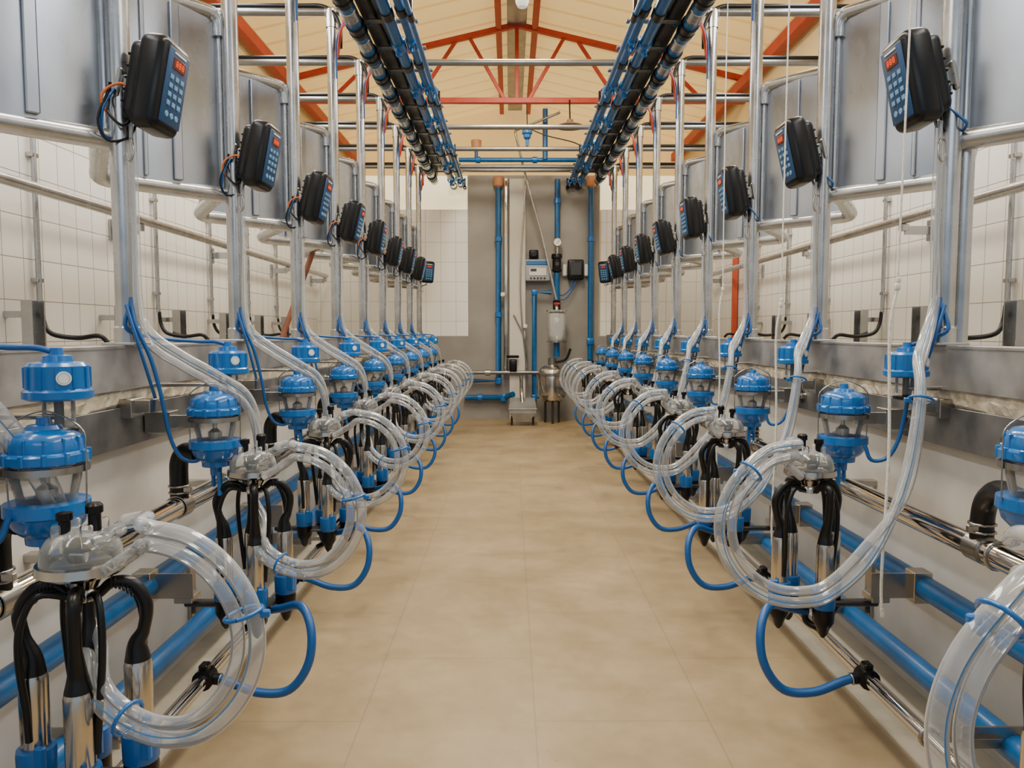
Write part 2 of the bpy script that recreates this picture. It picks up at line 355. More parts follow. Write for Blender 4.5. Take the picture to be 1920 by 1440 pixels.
    bk=MB().tube([(X(2.33),2,2.965+zz),(X(1.9),2.0,2.963+zz),(X(1.3),2,2.965+zz),(X(1.12),1.985,2.95+zz),(X(1.04),1.975,2.86+zz),(X(1.035),1.975,2.72+zz)],.013,8)
    oc=MB().tube([(X(1.06),1.965,2.99+zz),(X(1.0),1.96,2.95+zz),(X(1.02),1.96,2.84+zz),(X(1.045),1.965,2.68+zz)],.007,6)
    rc=MB().tube([(X(.98),1.975,2.97+zz),(X(.99),1.96,2.87+zz),(X(1.03),1.95,2.80+zz),(X(1.05),1.965,2.66+zz)],.006,6)
    bl=MB().tube([(X(.95),1.98,2.93+zz),(X(1.0),1.955,2.86+zz),(X(1.05),1.955,2.76+zz),(X(1.057),1.972,2.55+zz)],.005,6)
    p=thing('cable_bundle',(X(1.05),1.97,ZB),[('black_cable',bk,BLACK),('orange_cable',oc,ORANGE),('red_cable',rc,REDC),('blue_cable',bl,BLUEH)],'black, orange and blue cables over a post top','cables','cable bundles at post tops')
    for j in range(1,9): dup(p,.8*j)
    # ---------------- overhead line
    zv=2.745; xv=.925
    a=MB().tube([(X(xv),1.6,zv),(X(xv),8.45,zv)],.042,18)
    b=[];c=[];d=[];f=[]
    for i in range(17):
        y=1.9+.4*i
        b.append(MB().lathe([(.042,-.065),(.053,-.06),(.053,-.02),(.048,-.018),(.048,.018),(.053,.02),(.053,.06),(.042,.065)],(X(xv),y,zv),18,0,AX_Y))
        c.append(MB().lathe([(.0425,-.06),(.046,-.055),(.046,.055),(.0425,.06)],(X(xv),y+.2,zv),18,0,AX_Y))
        d.append(MB().tube([(X(xv),y+.13,zv),(X(xv-.02),y+.13,zv+.065),(X(.87),y+.13,zv+.072)],.015,8))
        f.append(MB().box((X(.79),y+.06,2.805),(.40,.045,.012),.002).box((X(.79),y+.06,2.83),(.03,.03,.05),.002))
    thing('vacuum_line',(X(xv),5,zv),[('pipe',a,BLUEP)]+many('black_coupling',BLACKP,b)+many('steel_sleeve',GALV,c)+many('tee_branch',BLUE,d),'thick blue overhead pipe with black couplings','pipe','thick blue overhead pipes')
    tr=MB().box((X(.825),5.05,2.842),(.12,6.9,.006)).box((X(.767),5.05,2.815),(.006,6.9,.06)).box((X(.883),5.05,2.815),(.006,6.9,.06))
    cb=MB().tube([(X(.81),1.7,2.828),(X(.84),3.5,2.826),(X(.81),5.5,2.828),(X(.83),8.3,2.828)],.007,8)
    thing('cable_tray',(X(.825),5.05,2.84),[('tray',tr,TRAYM),('black_cable',cb,BLACK)]+many('cross_bracket',GALVD,f),'long galvanised cable tray hung under cross bars','cable tray','overhead cable trays')
    for x,r,z,q in ((.735,.034,2.765,.8),(.655,.026,2.78,.8),(.605,.014,2.745,1.6)):
        a=MB().tube([(X(x),1.6,z),(X(x),8.45,z)],r,16); b=[]; e=[]
        for i in range(int(6.4/q)+1):
            y=2.3+q*i
            b.append(MB().lathe([(r,-.05),(r+.010,-.045),(r+.010,.045),(r,.05)],(X(x),y-.1,z),16,0,AX_Y).tube([(X(x),y-.1,z),(X(x),y-.1,z-r-.035)],r*.55,10))
            e.append(MB().lathe([(r,-.045),(r+.007,-.04),(r+.007,.04),(r,.045)],(X(x),y+.25,z),16,0,AX_Y).box((X(x),y+.25,(z+2.85)/2+.005),(.02,.02,2.85-z),.002))
        thing('air_line',(X(x),5,z),[('pipe',a,BLUEP)]+many('pipe_fitting',BLUE,b)+many('pipe_hanger',BLACKP,e),'blue overhead pipe with small fittings','pipe','slimmer blue overhead pipes')
thing('overhead_beam',(0,8.5,2.88),(MB().box((0,8.52,2.87),(2.3,.05,.06),.004),GALVD),'galvanised beam across the pit end','beam')
# ---------------------------------------------------------------- controllers
def controller():
    body=MB().box((0,0,0),(.13,.08,.24),.026,seg=4).box((0,.035,0),(.108,.065,.20),.022,seg=3)
    for i in range(5): body.box((.0,.067,-.06+.03*i),(.09,.006,.006),.001)
    face=MB().box((0,-.040,0),(.098,.006,.19),.0025,seg=2)
    disp=MB().box((0,-.0440,.060),(.056,.003,.028),.001)
    dig=MB()
    for q in range(3):
        cx=-.0145+.0145*q; w=.0070; h=.0065
        for (dx,dz,ww,hh) in ((0,h,w,.0016),(0,0,w,.0016),(0,-h,w,.0016),(-w/2,h/2,.0016,h),(w/2,h/2,.0016,h),(-w/2,-h/2,.0016,h),(w/2,-h/2,.0016,h)):
            dig.box((cx+dx,-.0459,.060+dz),(ww,.0012,hh))
    keys=MB()
    for r in range(4):
        for c in range(3): keys.box((-.025+.025*c,-.0440,.024-.022*r),(.016,.003,.013),.002)
    for c in range(3): keys.lathe([(0,.002),(.007,.002),(.008,0)],(-.024+.024*c,-.0430,-.070),12,0,AX_Y)
    logo=MB().box((0,-.0437,.085),(.055,.0015,.005))
    arm=MB().box((0,.080,-.01),(.03,.05,.05),.004).box((0,.098,-.01),(.055,.014,.075),.004)
    c1=MB().tube([(0,.06,-.06),(.01,.085,-.10),(.03,.10,-.14),(-.03,.11,-.15),(-.055,.105,-.09),(-.03,.10,-.03)],.004,6)
    c3=MB().tube([(.01,.05,-.09),(0,.06,-.14),(-.04,.09,-.165),(-.06,.11,-.12),(-.05,.10,-.04)],.0035,6).tube([(-.01,.05,-.08),(-.03,.06,-.12),(-.05,.09,-.10),(-.03,.11,-.06),(-.05,.10,-.02)],.004,6)
    c2=MB().tube([(-.03,.05,-.03),(-.05,.07,-.02),(-.058,.10,-.04),(-.06,.11,-.07),(-.04,.10,-.10)],.0035,6)
    return [('housing',body,BLACKP),('keypad_face',face,FACE,[('display_screen',disp,DISPB),('display_digits',dig,DISP),('keypad',keys,KEY),('nameplate',logo,GWHITE)]),('mounting_arm',arm,STEELB),('blue_cable',c1,BLUEH),('orange_cable',c2,ORANGE),('dark_cable',c3,BLACK)]
base=thing('milking_controller',(0,0,0),controller(),'glossy black control unit with blue keypad, red display','control unit','black control units on stall posts')
first=True
for s in (-1,1):
    for j,y in enumerate(PY):
        c=base if first else dup(base); first=False
        rz=88 if j<8 else 22
        c.location=(s*.978,y-.01,1.70-(.012 if s<0 else 0)+random.uniform(-.008,.008))
        c.rotation_euler=(math.radians(9+random.uniform(-3,4)),math.radians(-s*3),math.radians(-s*(rz+random.uniform(-4,3))))
        if j==8: c.location=(s*.98,y-.06,1.71)
# ---------------------------------------------------------------- station equipment (built for station at y=2.05)
for s in (-1,1):
    X=lambda x:s*x
    P=lambda x,dy,z:V((s*x,Y0+dy,z))
    mx=.883; my=0. if s<0 else .07; fm=.05 if s<0 else 0.
    ctr=(X(mx),Y0+my,0)
    dome=MB().lathe([(0,.902),(.011,.902),(.013,.890),(.026,.888),(.030,.881),(.046,.877),(.055,.868),(.059,.858),(.060,.843),(.065,.841),(.069,.838),(.069,.824),(.058,.822),(.055,.818)],ctr,30)
    for i in range(12):
        a=2*pi*i/12; dome.box((ctr[0]+.066*math.cos(a),ctr[1]+.066*math.sin(a),.833),(.010,.009,.022),.002,rot=Matrix.Rotation(a,4,'Z'))
        dome.box((ctr[0]+.0575*math.cos(a),ctr[1]+.0575*math.sin(a),.855),(.006,.004,.026),.001,rot=Matrix.Rotation(a,4,'Z'))
    bowl=MB().lathe([(.056,.824),(.056,.795),(.050,.770),(.046,.752),(.052,.748)],ctr,30)
    inner=MB().lathe([(.006,.82),(.006,.785),(.018,.775),(.018,.755),(.008,.75)],ctr,16)
    bot=MB().lathe([(.045,.755),(.068,.753),(.069,.733),(.063,.729),(.058,.712),(.045,.698),(.037,.694),(.036,.680),(.016,.676),(.015,.655),(0,.655)],ctr,28)
    bot.tube([P(mx,my,.715),P(mx+.05,my,.715)],.019,12)
    bot.tube([P(mx-.012,my-.01,.665),P(mx-.014,my-.012,.635),P(mx-.018,my-.02,.60)],.0075,8).tube([P(mx+.012,my+.01,.665),P(mx+.012,my+.01,.62)],.006,8)
    wire=MB().tube([P(mx-.069,my,.745),P(mx-.071,my,.84),P(mx-.066,my,.88),P(mx-.02,my,.908),P(mx+.02,my,.908),P(mx+.066,my,.88),P(mx+.071,my,.84),P(mx+.069,my,.745)],.0016,6)
    br=MB().box(P(mx+.10,my+.03,.80),(.10,.006,.035),.001).box(P(mx+.16,my+.03,.80),(.07,.06,.06),.002).lathe([(.062,-.006),(.069,-.006),(.069,.006),(.062,.006)],(ctr[0],ctr[1],.812),24)
    o=thing('milk_meter',P(mx,my,.655),[('blue_lid',dome,BLUE),('clear_bowl',bowl,GLASS,[('float',inner,STEELB)]),('blue_base',bot,BLUE),('wire_bail',wire,STEELB),('mounting_bracket',br,STEELB)],'blue capped milk meter with clear glass bowl','milk meter','blue milk meters along the pit')
    stations(o,s,fm)
    ux,uy=(.868,.07) if s<0 else (.985,-.07)
    uc=(X(ux),Y0+uy,0)
    cap=MB().lathe([(0,1.022),(.010,1.022),(.011,1.010),(.024,1.008),(.026,.998),(.045,.996),(.050,.990),(.051,.950),(.056,.946),(.056,.934),(.048,.930),(.030,.928)],uc,24)
    for i in range(12):
        a=2*pi*i/12; cap.box((uc[0]+.0505*math.cos(a),uc[1]+.0505*math.sin(a),.97),(.004,.005,.036),rot=Matrix.Rotation(a,4,'Z'))
    stem=MB().lathe([(.026,.93),(.026,.885)],uc,18)
    st2=MB().lathe([(0,.93),(.008,.93),(.008,.88),(.03,.879),(.03,.872),(.012,.868),(0,.868)],uc,16)
    th=.72
    sc=(uc[0]+.0530*math.sin(th),uc[1]-.0530*math.cos(th),.970); SR=Matrix.Rotation(th,4,'Z')@AX_Y
    stick=MB().lathe([(0,.0),(.012,0),(.012,-.004),(0,-.004)],sc,18,0,SR)
    mark=MB().lathe([(.0085,.0006),(.0098,.0006)],sc,18,0,SR)
    ah=MB().tube([P(ux,uy,1.012),P(ux+.03,uy-.01,1.022),P(ux+.08 if s<0 else ux+.04,uy-.03,1.024),P(1.03,uy-.10,1.035) if s<0 else P(1.05,uy-.01,1.035),P(1.075,-.085 if s<0 else -.10,1.06),P(1.066,-.07,1.13)],.0055,7)
    ar=MB().tube([P(ux,uy,.90),P((ux+1.08)/2,uy,.90),P(1.08,uy,.90)],.006,6)
    o=thing('vacuum_valve',P(ux,uy,.868),[('blue_cap',cap,BLUE),('clear_stem',stem,GLASS),('stem_core',st2,BLACK),('white_sticker',stick,GWHITE,[('emblem',mark,EMB)]),('blue_air_hose',ah,BLUEH),('steel_arm',ar,STEELB)],'ribbed blue shut-off valve with white round sticker','valve','blue vacuum valves above milk meters')
    stations(o,s)
    if s<0: ey=.03; ep=[P(1.0,.03,.575),P(1.0,.03,.64),P(.998,.03,.685),P(.982,.025,.712),P(.96,.01,.718),P(.935,.003,.716)]
    else: ey=.41; ep=[P(1.0,.41,.575),P(1.0,.41,.63),P(.998,.395,.672),P(.985,.34,.705),P(.96,.26,.713),P(.915,.12,.715),P(.90,.08,.715)]
    el=MB().tube(ep,.025,16)
    cks=[MB().ring(P(1.0,ey,z),(0,0,1),.027,.0032) for z in (.600,.618)]
    sad=MB().lathe([(.030,-.026),(.033,-.026),(.033,.026),(.030,.026)],(X(1.0),Y0+ey,.56),20,0,AX_Y).box(P(.975,ey-.01,.609),(.03,.012,.014),.001)
    o=thing('rubber_elbow',P(1.0,ey,.575),[('elbow_hose',el,BLACK),('pipe_saddle',sad,STEELB)]+many('hose_clamp',STEELB,cks),'black rubber elbow hose clamped onto the milk pipe','hose','black rubber elbow hoses')
    stations(o,s,fm)
    # cluster
    cx=.78 if s<0 else .765
    c0=V((X(cx),Y0,0)); fd=-.03 if s<0 else -.22
    L=lambda mb,prof,seg=28: mb.lathe(prof,(c0.x,c0.y,0),seg)
    bowl=L(MB(),[(0,.728),(.018,.727),(.034,.721),(.050,.711),(.060,.696),(.063,.680),(.063,.668)])
    for i in range(4):
        a=pi/4+i*pi/2; bowl.lathe([(.010,.70),(.010,.734),(.008,.737),(0,.737)],(c0.x+.034*math.cos(a),c0.y+.034*math.sin(a),0),10)
    bs=L(MB(),[(0,.668),(.050,.668),(.056,.672),(.068,.671),(.070,.657),(.063,.651),(.045,.646),(.030,.640),(.022,.625),(.026,.618),(.026,.606),(0,.604)],32)
    k1=MB().lathe([(.010,.722),(.010,.750),(.0135,.752),(.0135,.764),(.010,.768),(0,.769)],(c0.x-s*.024,c0.y,0),12)
    k2=MB().lathe([(.009,.72),(.009,.742),(.0125,.744),(.0125,.756),(0,.759)],(c0.x+s*.014,c0.y-.020,0),12)
    k3=MB().lathe([(.018,.708),(.022,.69),(.014,.672),(0,.672)],(c0.x,c0.y-.01,0),14)
    nz=MB().tube([c0+V((-s*.03,-.02,.705)),c0+V((-s*.06,-.028,.720)),c0+V((-s*.085,-.035,.735))],.0125,10)
    parts=[('claw_bowl',bowl,CLAW,[('inner_valve',k3,BLACKP)]),('claw_base',bs,SATIN,[('outlet_nozzle',nz,CLAW)]),('black_knob',k1,BLACKP),('black_knob',k2,BLACKP)]
    cups=[]; rr=random.Random(7)
    for i,(dx,dy) in enumerate(((-.082,-.012),(-.028,.060),(.076,.022),(.022,-.062))):
        d=V((dx,dy,0)); dn=d.normalized(); pn=V((-dn.y,dn.x,0)); off=c0+d
        zt=.492+rr.uniform(-.014,.014)
        li=MB().tube([c0+dn*.024+V((0,0,.612)),c0+dn*.046+V((0,0,.630)),c0+dn*.076+V((0,0,.624)),c0+d*1.20+V((0,0,.588)),c0+d*1.14+V((0,0,.545)),off+V((0,0,zt+.024)),off+V((0,0,zt-.004))],[.0080,.0095,.0105,.0108,.0105,.0150,.0210],16,n=7)
        for q in range(6): li.ring(c0+dn*(.044+.006*q)+V((0,0,.630-.0007*q*q)),dn,.0102,.0014,n=5,seg=14)
        sh=MB().lathe([(0,zt),(.019,zt),(.0210,zt-.006),(.0225,zt-.012),(.0225,zt-.135),(.020,zt-.145),(.020,zt-.17),(0,zt-.17)],(off.x,off.y,0),20)
        pt2=MB().tube([c0+dn*.015+pn*.010+V((0,0,.612)),c0+d*.70+pn*.028+V((0,0,.622)),c0+d*.98+pn*.036+V((0,0,.58)),c0+d*1.05+pn*.036+V((0,0,.52)),off+pn*.028+V((0,0,zt-.05)),off+pn*.022+V((0,0,zt-.11))],.0060,8)
        parts+= [('teat_cup_shell',sh,SATIN),('rubber_liner',li,BLACK),('short_pulse_tube',pt2,BLACK)]
        zc=zt-.014
        cu=MB().lathe([(.022,zc-.115),(.0295,zc-.117),(.0305,zc-.125),(.0295,zc-.165),(.026,zc-.170),(.025,zc-.168)],(off.x,off.y,0),18)
        cu.box((off.x-s*.02,off.y-.022,zc-.13),(.018,.012,.05),.003)
        cb=MB().lathe([(.0260,zc-.160),(.0285,zc-.175),(.028,zc-.205),(.018,zc-.222),(.012,zc-.240),(.005,zc-.250),(0,zc-.251)],(off.x,off.y,0),16)
        cups+= [('blue_cup',cu,BLUEC),('black_cup_base',cb,BLACKP)]
    o=thing('milking_cluster',c0+V((0,0,.31)),parts,'milking cluster with clear claw and steel cups','milking cluster','milking clusters hung along the pit')
    stations(o,s,fd)
    hb=MB().box(c0+V((0,0,.29)),(.11,.07,.010),.004).box(c0+V((s*.12,.0,.29)),(.16,.025,.016),.004)
    pl=MB().box(c0+V((s*.22,-.06,.36)),(.14,.004,.07),.001).box(c0+V((s*.28,-.06,.36)),(.05,.05,.085),.002).box(c0+V((s*.18,-.03,.32)),(.05,.06,.02),.002)
    vt=MB().tube([c0+V((0,0,.29)),c0+V((0,0,.24)),c0+V((s*.03,-.03,.225))],.010,8)
    o=thing('washing_cup_set',c0+V((0,0,.22)),cups+[('cup_holder_plate',hb,DARK),('steel_bracket',pl,STEELB),('black_manifold',vt,BLACKP)],'blue and black washing cups on steel wall bracket','washing cups','washing cup sets under the clusters')
    stations(o,s,fd)
    # hoses
    def coil(var=0):
        if s<0:
            up=[(1.054,-.05,1.60),(1.054,-.05,1.35),(1.055,-.05,1.13),(1.03,-.05,1.05),(.96,-.03,.99),(.88,0,.935),(.81,.05,.87),(.795,.095,.75),(.82,.105,.62),(.80,.06,.51)]
            if var: up[4:]=[(.985,-.03,.99),(.94,0,.93),(.90,.03,.85),(.87,.06,.75),(.86,.08,.62),(.815,.03,.50)]
            cc=(.625,.582); rc=.172; yc=lambda t:-.07-.07*min(1,t*3)+.06*max(0,t-.8)
            tail=[(.655,-.06,.750),(.70,-.035,.738)]; na=10
            angs=[math.radians(-45-q*25) for q in range(na)]
        else:
            up=[(1.054,-.05,1.60),(1.054,-.05,1.35),(1.06,-.05,1.13),(1.0,-.12,1.03),(.955,-.18,.98),(.935,-.23,.897),(.875,-.29,.70),(.785,-.33,.53)]
            cc=(.60,.60); rc=.182; yc=lambda t:-.345+.28*max(0,t-.75); na=10
            tail=[(.66,-.12,.765),(.69,-.045,.737)]
            angs=[math.radians(-62-q*(215)/(na-1)) for q in range(na)]
        path=list(up); i0=len(up)
        for q,an in enumerate(angs):
            path.append((cc[0]+rc*math.cos(an),yc(q/(na-1)),cc[1]+rc*math.sin(an)))
        path+=tail
        A1=[P(*p) for p in path]; A2=[]
        for i,p in enumerate(path):
            q=V(p)
            if i>=i0-1: d=V((cc[0]-q.x,0,cc[1]-q.z)).normalized()*.0285; q=q+d+V((0,-.002,0))
            else: q=q+V((-.004,-.022,-.004)) if i<3 else q+V((-.0,-.010,-.027))
            A2.append(P(*q))
        A2=A2[:-2]+([P(.665,-.08,.70),P(.73,-.06,.66)] if s<0 else [P(.655,-.12,.71),P(.715,-.06,.66)])
        rad=[.006,.007,.010]+[.0128]*(len(path)-3)
        rad2=[.005,.006,.009]+[.0108]*(len(path)-3)
        m1=MB().tube(A1,rad,36,n=12,stripe=(9,1)); m2=MB().tube(A2,rad2,24,n=12)
        ties=[]
        for t in (i0+1,i0+6) if s<0 else (5,i0+7):
            tg=(A1[t+1]-A1[t-1]).normalized(); c=(A1[t]+A2[t])/2
            ties.append(MB().ring(c,tg,.028,.0036).box(c+V((-s*.032,0,.0)),(.016,.01,.012),.002))
        return thing('hose_coil',A1[2],[('milk_tube',m1,[TUBE,TUBES]),('twin_pulse_tube',m2,TUBE)]+many('blue_tie',BLUE,ties),'looped clear twin hose with thin blue stripe and ties','hose','clear hose coils along the pit')
    o=coil()
    stations(o,s,-.10,rot=2.,k0=False if s<0 else None)
    if s<0:
        o0=coil(1); o0.location.y-=.8
    bh=MB().tube([P(.842,-.16,.152),P(.80,-.165,.142),P(.72,-.175,.118),P(.64,-.175,.125),P(.592,-.165,.19),P(.59,-.14,.27),P(.63,-.09,.315),P(.70,-.04,.29),P(cx,0,.265)],.0115,12,n=7)
    kc=MB().lathe([(.017,-.022),(.027,-.02),(.027,.02),(.017,.022)],P(.863,-.16,.15),14,0,AX_Y).box(P(.863,-.16,.18),(.024,.03,.02),.004).tube([P(.863,-.16,.15),P(.825,-.163,.148)],.015,10)
    kr=MB().ring(P(.822,-.163,.147),(s,0,.2),.014,.0025)
    o=thing('blue_wash_hose',P(.863,-.16,.15),[('hose',bh,BLUEH),('pipe_clamp',kc,BLACKP),('clamp_ring',kr,STEELB)],'blue looped wash hose clamped to slim steel pipe','hose','blue wash hose loops')
    stations(o,s,fd)
    ah=MB().tube([P(1.066,-.07,1.14),P(1.05,-.085,1.07),P(1.02,-.07,.98),P(1.0,-.06,.88),P(.985,-.05,.77),P(.96,-.04,.71),P(.92,-.03,.70),P(.905,-.02,.74)],.0055,7)
    ah.tube([P(1.07,-.09,1.12),P(1.045,-.095,1.04),P(1.03,-.08,.96),P(1.02,-.05,.87)],.0045,7)
    kb=MB().box(P(1.035,-.08,.855),(.05,.05,.035),.002).box(P(1.078,-.08,.85),(.05,.07,.05),.002)
    o=thing('air_hose',P(1.066,-.07,1.14),[('hose',ah,BLUEH),('hose_bracket',kb,STEELB)],'thin blue air hose hanging from post to meter','hose','thin blue air hoses')
    stations(o,s)
    o=thing('pipe_support',P(1.1,.35,.15),[('wall_plate',MB().box(P(1.03,.35,.15),(.19,.006,.05),.001).box(P(1.113,.35,.22),(.012,.04,.24),.001).box(P(.945,.35,.15),(.15,.03,.008),.001),STEELB),('milk_pipe_arm',MB().box(P(1.073,.35,.56),(.10,.03,.02),.002).ring(P(1.0,.35,.56),(0,1,0),.0305,.004),STEELB),('wash_pipe_clip',MB().ring(P(.863,.35,.15),(0,1,0),.020,.004),STEELB)],'steel bracket holding pipes off the pit wall','bracket','pipe support brackets')
    for k in (-1,1,2,3,4,5,6,7): dup(o,.8*k)
# ---------------------------------------------------------------- ropes
def rope(x,y,ztop,zk,zb,dx):
    a=MB().tube([(x+dx,y,ztop),(x+dx*.6,y,(ztop+zk)/2),(x+.01,y,zk)],.0026,6)
    k=MB().box((x+.01,y,zk-.01),(.012,.012,.018),.004,seg=2).box((x+.012,y,zk+.006),(.010,.010,.014),.003,seg=2)
    b=MB().tube([(x+.01,y,zk-.015),(x-.004,y,zk-.12),(x+.004,y,(zk+zb)/2),(x-.003,y,zb+.1),(x,y,zb)],.0036,7); b.tube([(x,y,zb+.012),(x+.003,y,zb-.008)],.0048,6)
    thing('pull_rope',(x,y,zb),[('thin_cord',a,ROPE),('knot',k,ROPE),('rope_end',b,ROPE)],'white knotted pull rope hanging beside milk meter','rope','white hanging pull ropes')
rope(.825,1.75,ZB,1.165,.375,.035)
rope(.825,2.50,ZB,1.15,.33,.02)
rope(.87,3.35,ZB,1.25,.42,.01)
thing('leaning_pole',(-1.45,4.5,1.0),(MB().tube([(-1.45,4.5,.985),(-1.27,4.75,1.66)],.017,10),RUST),'rusty brown pole leaning on the stall gates','pole')
# ---------------------------------------------------------------- end-wall equipment
ex=lambda px:(px-957)*.00643-.067
ez=lambda py:1.05-(py-622)*.00635
yb=8.93
thing('concrete_column',(ex(970),8.95,.0),(MB().box((ex(970),8.94,1.42),(.19,.12,2.84),.006),CREAM),'cream concrete column against the grey end wall','column')
thing('steel_riser_pipe',(ex(949),8.90,.5),(MB().tube([(ex(949),8.9,2.84),(ex(949),8.9,.56)],.026,14),STEEL),'vertical stainless pipe beside cream column','pipe')
def bluepipe(pts,r,label,cup=None,extra=()):
    ps=[('pipe',MB().tube(pts,r,14,n=4,smooth=False),BLUEP)]
    ps+=many('elbow_fitting',BLUE,[MB().box(p,(r*2.6,r*2.6,r*2.6),.012,seg=2) for p in pts[1:-1]])
    ps+=many('pipe_collar',BLUE,[MB().lathe([(r,-.03),(r+.012,-.026),(r+.012,.026),(r,.03)],p,14,0,ax) for p,ax in extra])
    if cup: ps.append(('vent_cup',MB().lathe([(r,-.02),(.055,0),(.06,.10),(.05,.105),(0,.105)],cup,16),ORCAP))
    thing('blue_riser_pipe' if cup else 'blue_supply_pipe',pts[0],ps,label,'pipe')
I4=Matrix.Identity(4)
bluepipe([(ex(935),yb,ez(352)),(ex(935),yb,ez(714)),(ex(872),yb,ez(714))],.032,'blue riser pipe with orange vent cup',cup=(ex(935),yb,ez(352)),extra=[((ex(935),yb,ez(450)),I4),((ex(935),yb,ez(590)),I4)])
bluepipe([(ex(1105),yb,ez(355)),(ex(1105),yb,ez(640)),(ex(1105),yb,ez(700))],.032,'blue riser pipe with orange cup by corner',cup=(ex(1105),yb,ez(352)),extra=[((ex(1105),yb,ez(450)),I4)])
bluepipe([(ex(872),yb,ez(746)),(ex(945),yb,ez(746)),(ex(962),8.8,ez(738))],.034,'low horizontal blue pipe along end wall',extra=[((ex(900),yb,ez(746)),AX_X)])
bluepipe([(ex(1032),8.88,ez(549)),(ex(1001),8.88,ez(549)),(ex(1001),8.88,ez(745)),(ex(1030),8.88,ez(745))],.028,'blue pipe bending down beside control box')
bluepipe([(ex(1043),yb,ez(340)),(ex(1043),yb,ez(450))],.032,'vertical blue pipe above pressure gauge',extra=[((ex(1043),yb,ez(380)),I4)])
bluepipe([(ex(1018),8.6,ez(228)),(ex(1018),8.6,ez(316))],.03,'short blue pipe dropping from the roof')
bluepipe([(ex(866),8.62,ez(316)),(ex(1085),8.62,ez(316))],.026,'horizontal blue pipe below the end beam',extra=[((ex(900),8.62,ez(316)),AX_X),((ex(1000),8.62,ez(316)),AX_X)])
bluepipe([(ex(897),8.62,ez(316)),(ex(897),8.62,ez(300))],.02,'small blue vent with orange cup on beam',cup=(ex(897),8.62,ez(298)))
mb=MB().lathe([(0,.02),(.045,.02),(.052,.014),(.052,-.02),(0,-.02)],(ex(1043),8.87,ez(457)),20,0,AX_Y)
df=MB().lathe([(0,.0215),(.043,.0215)],(ex(1043),8.87,ez(457)),20,0,AX_Y)
nd=MB().box((ex(1043)+.008,8.846,ez(457)+.008),(.004,.003,.045),rot=Matrix.Rotation(.7,4,'Y'))
stem=MB().tube([(ex(1043),8.9,ez(450)),(ex(1043),8.9,ez(480))],.018,10)
thing('pressure_gauge',(ex(1043),8.87,ez(457)),[('gauge_case',mb,STEELB),('dial',df,GWHITE),('needle',nd,BLACK),('stem',stem,STEELB)],'round pressure gauge with white dial','gauge')
mb=MB().lathe([(.03,.12),(.06,.12),(.065,.10),(.065,.07),(.05,.06),(.05,-.05),(.06,-.06),(.06,-.08),(.03,-.10)],(ex(1042),8.88,ez(497)),18)
m2=MB().lathe([(.033,-.10),(.033,-.42)],(ex(1042),8.88,ez(497)),14); m3=MB().box((ex(1042),8.84,ez(497)),(.05,.06,.05),.006)
m4=MB().lathe([(.03,.06),(.045,.055),(.045,-.05),(.03,-.06)],(ex(1042),8.87,ez(573)),14)
m5=MB().box((ex(1042),8.82,ez(570)),(.07,.03,.025),.005)
thing('filter_valve',(ex(1042),8.88,ez(497)),[('black_filter_body',mb,BLACKP),('blue_pipe_section',m2,BLUEP),('valve_block',m3,DARK),('black_valve',m4,BLACKP),('red_handle',m5,REDC)],'black water filter and red handled valve','valve')
x,z=ex(1007),ez(508)
a=MB().box((x,8.91,z),(.29,.12,.25),.012,seg=2); b=MB().box((x,8.845,z+.085),(.27,.015,.045),.004); c=MB().box((x,8.846,z-.02),(.20,.01,.09),.004)
d=[MB().box((x-.08+.04*i,8.843,z-.095),(.022,.01,.018),.003) for i in range(5)]
e=MB().box((x-.05,8.838,z-.0),(.07,.006,.03),.001)
thing('control_cabinet',(x,8.95,z),[('cabinet_body',a,CAB),('blue_header',b,BLUE),('grey_panel',c,WHITE),('screen',e,DARK)]+many('push_button',DARK,d),'grey control cabinet with blue header strip','control cabinet')
x,z=ex(1077),ez(507)
a=MB().box((x,8.91,z),(.19,.10,.24),.02,seg=3); b=MB().box((x,8.855,z+.01),(.13,.008,.15),.004)
d=MB().tube([(x-.03,8.91,z-.11),(x-.06,8.9,z-.22),(x-.16,8.9,z-.30),(x-.22,8.9,z-.26)],.008,7).tube([(x,8.91,z-.11),(x-.02,8.9,z-.20),(x-.12,8.9,z-.34),(x-.24,8.9,z-.34)],.008,7)
thing('black_timer_box',(x,8.95,z),[('housing',a,BLACKP),('front_window',b,DARK),('blue_cable',d,BLUEH)]+many('white_wall_clip',WHITE,[MB().box((x+q*.125,8.95,z),(.05,.05,.14),.01) for q in (-1,1)]),'black timer box with white clips and blue cables','timer box')
thing('black_socket',(ex(1000),8.9,ez(478)),(MB().box((ex(1000),8.93,ez(478)),(.11,.10,.10),.015,seg=2).tube([(ex(1000),8.9,ez(478)),(ex(1000),8.86,ez(478))],.03,12),BLACKP),'small black device above control cabinet','socket')
x=ex(1041); zt,zb_=ez(584),ez(640)
a=MB().lathe([(.06,zt-.005),(.095,zt-.02),(.105,zt-.05),(.105,zb_+.07),(.09,zb_+.03),(.05,zb_)],(x,8.74,0),28)
plates=[MB().lathe([(0,q+.010),(.12,q+.010),(.12,q-.010),(0,q-.010)],(x,8.74,0),28) for q in (zt,zb_)]
rods=[]
for i in range(3):
    an=pi/2+i*2*pi/3; rods.append(MB().tube([(x+.112*math.cos(an),8.74+.112*math.sin(an),zt),(x+.112*math.cos(an),8.74+.112*math.sin(an),zb_)],.004,6))
c=MB().lathe([(0,zt-.06),(.03,zt-.07),(.042,zt-.10),(.03,zt-.13),(0,zt-.14)],(x,8.74,0),14)
d=MB().tube([(x,8.74,zb_),(x,8.74,ez(668))],.035,12); e=MB().tube([(x,8.74,zt),(x,8.76,zt+.05),(x,8.85,zt+.07)],.022,10)
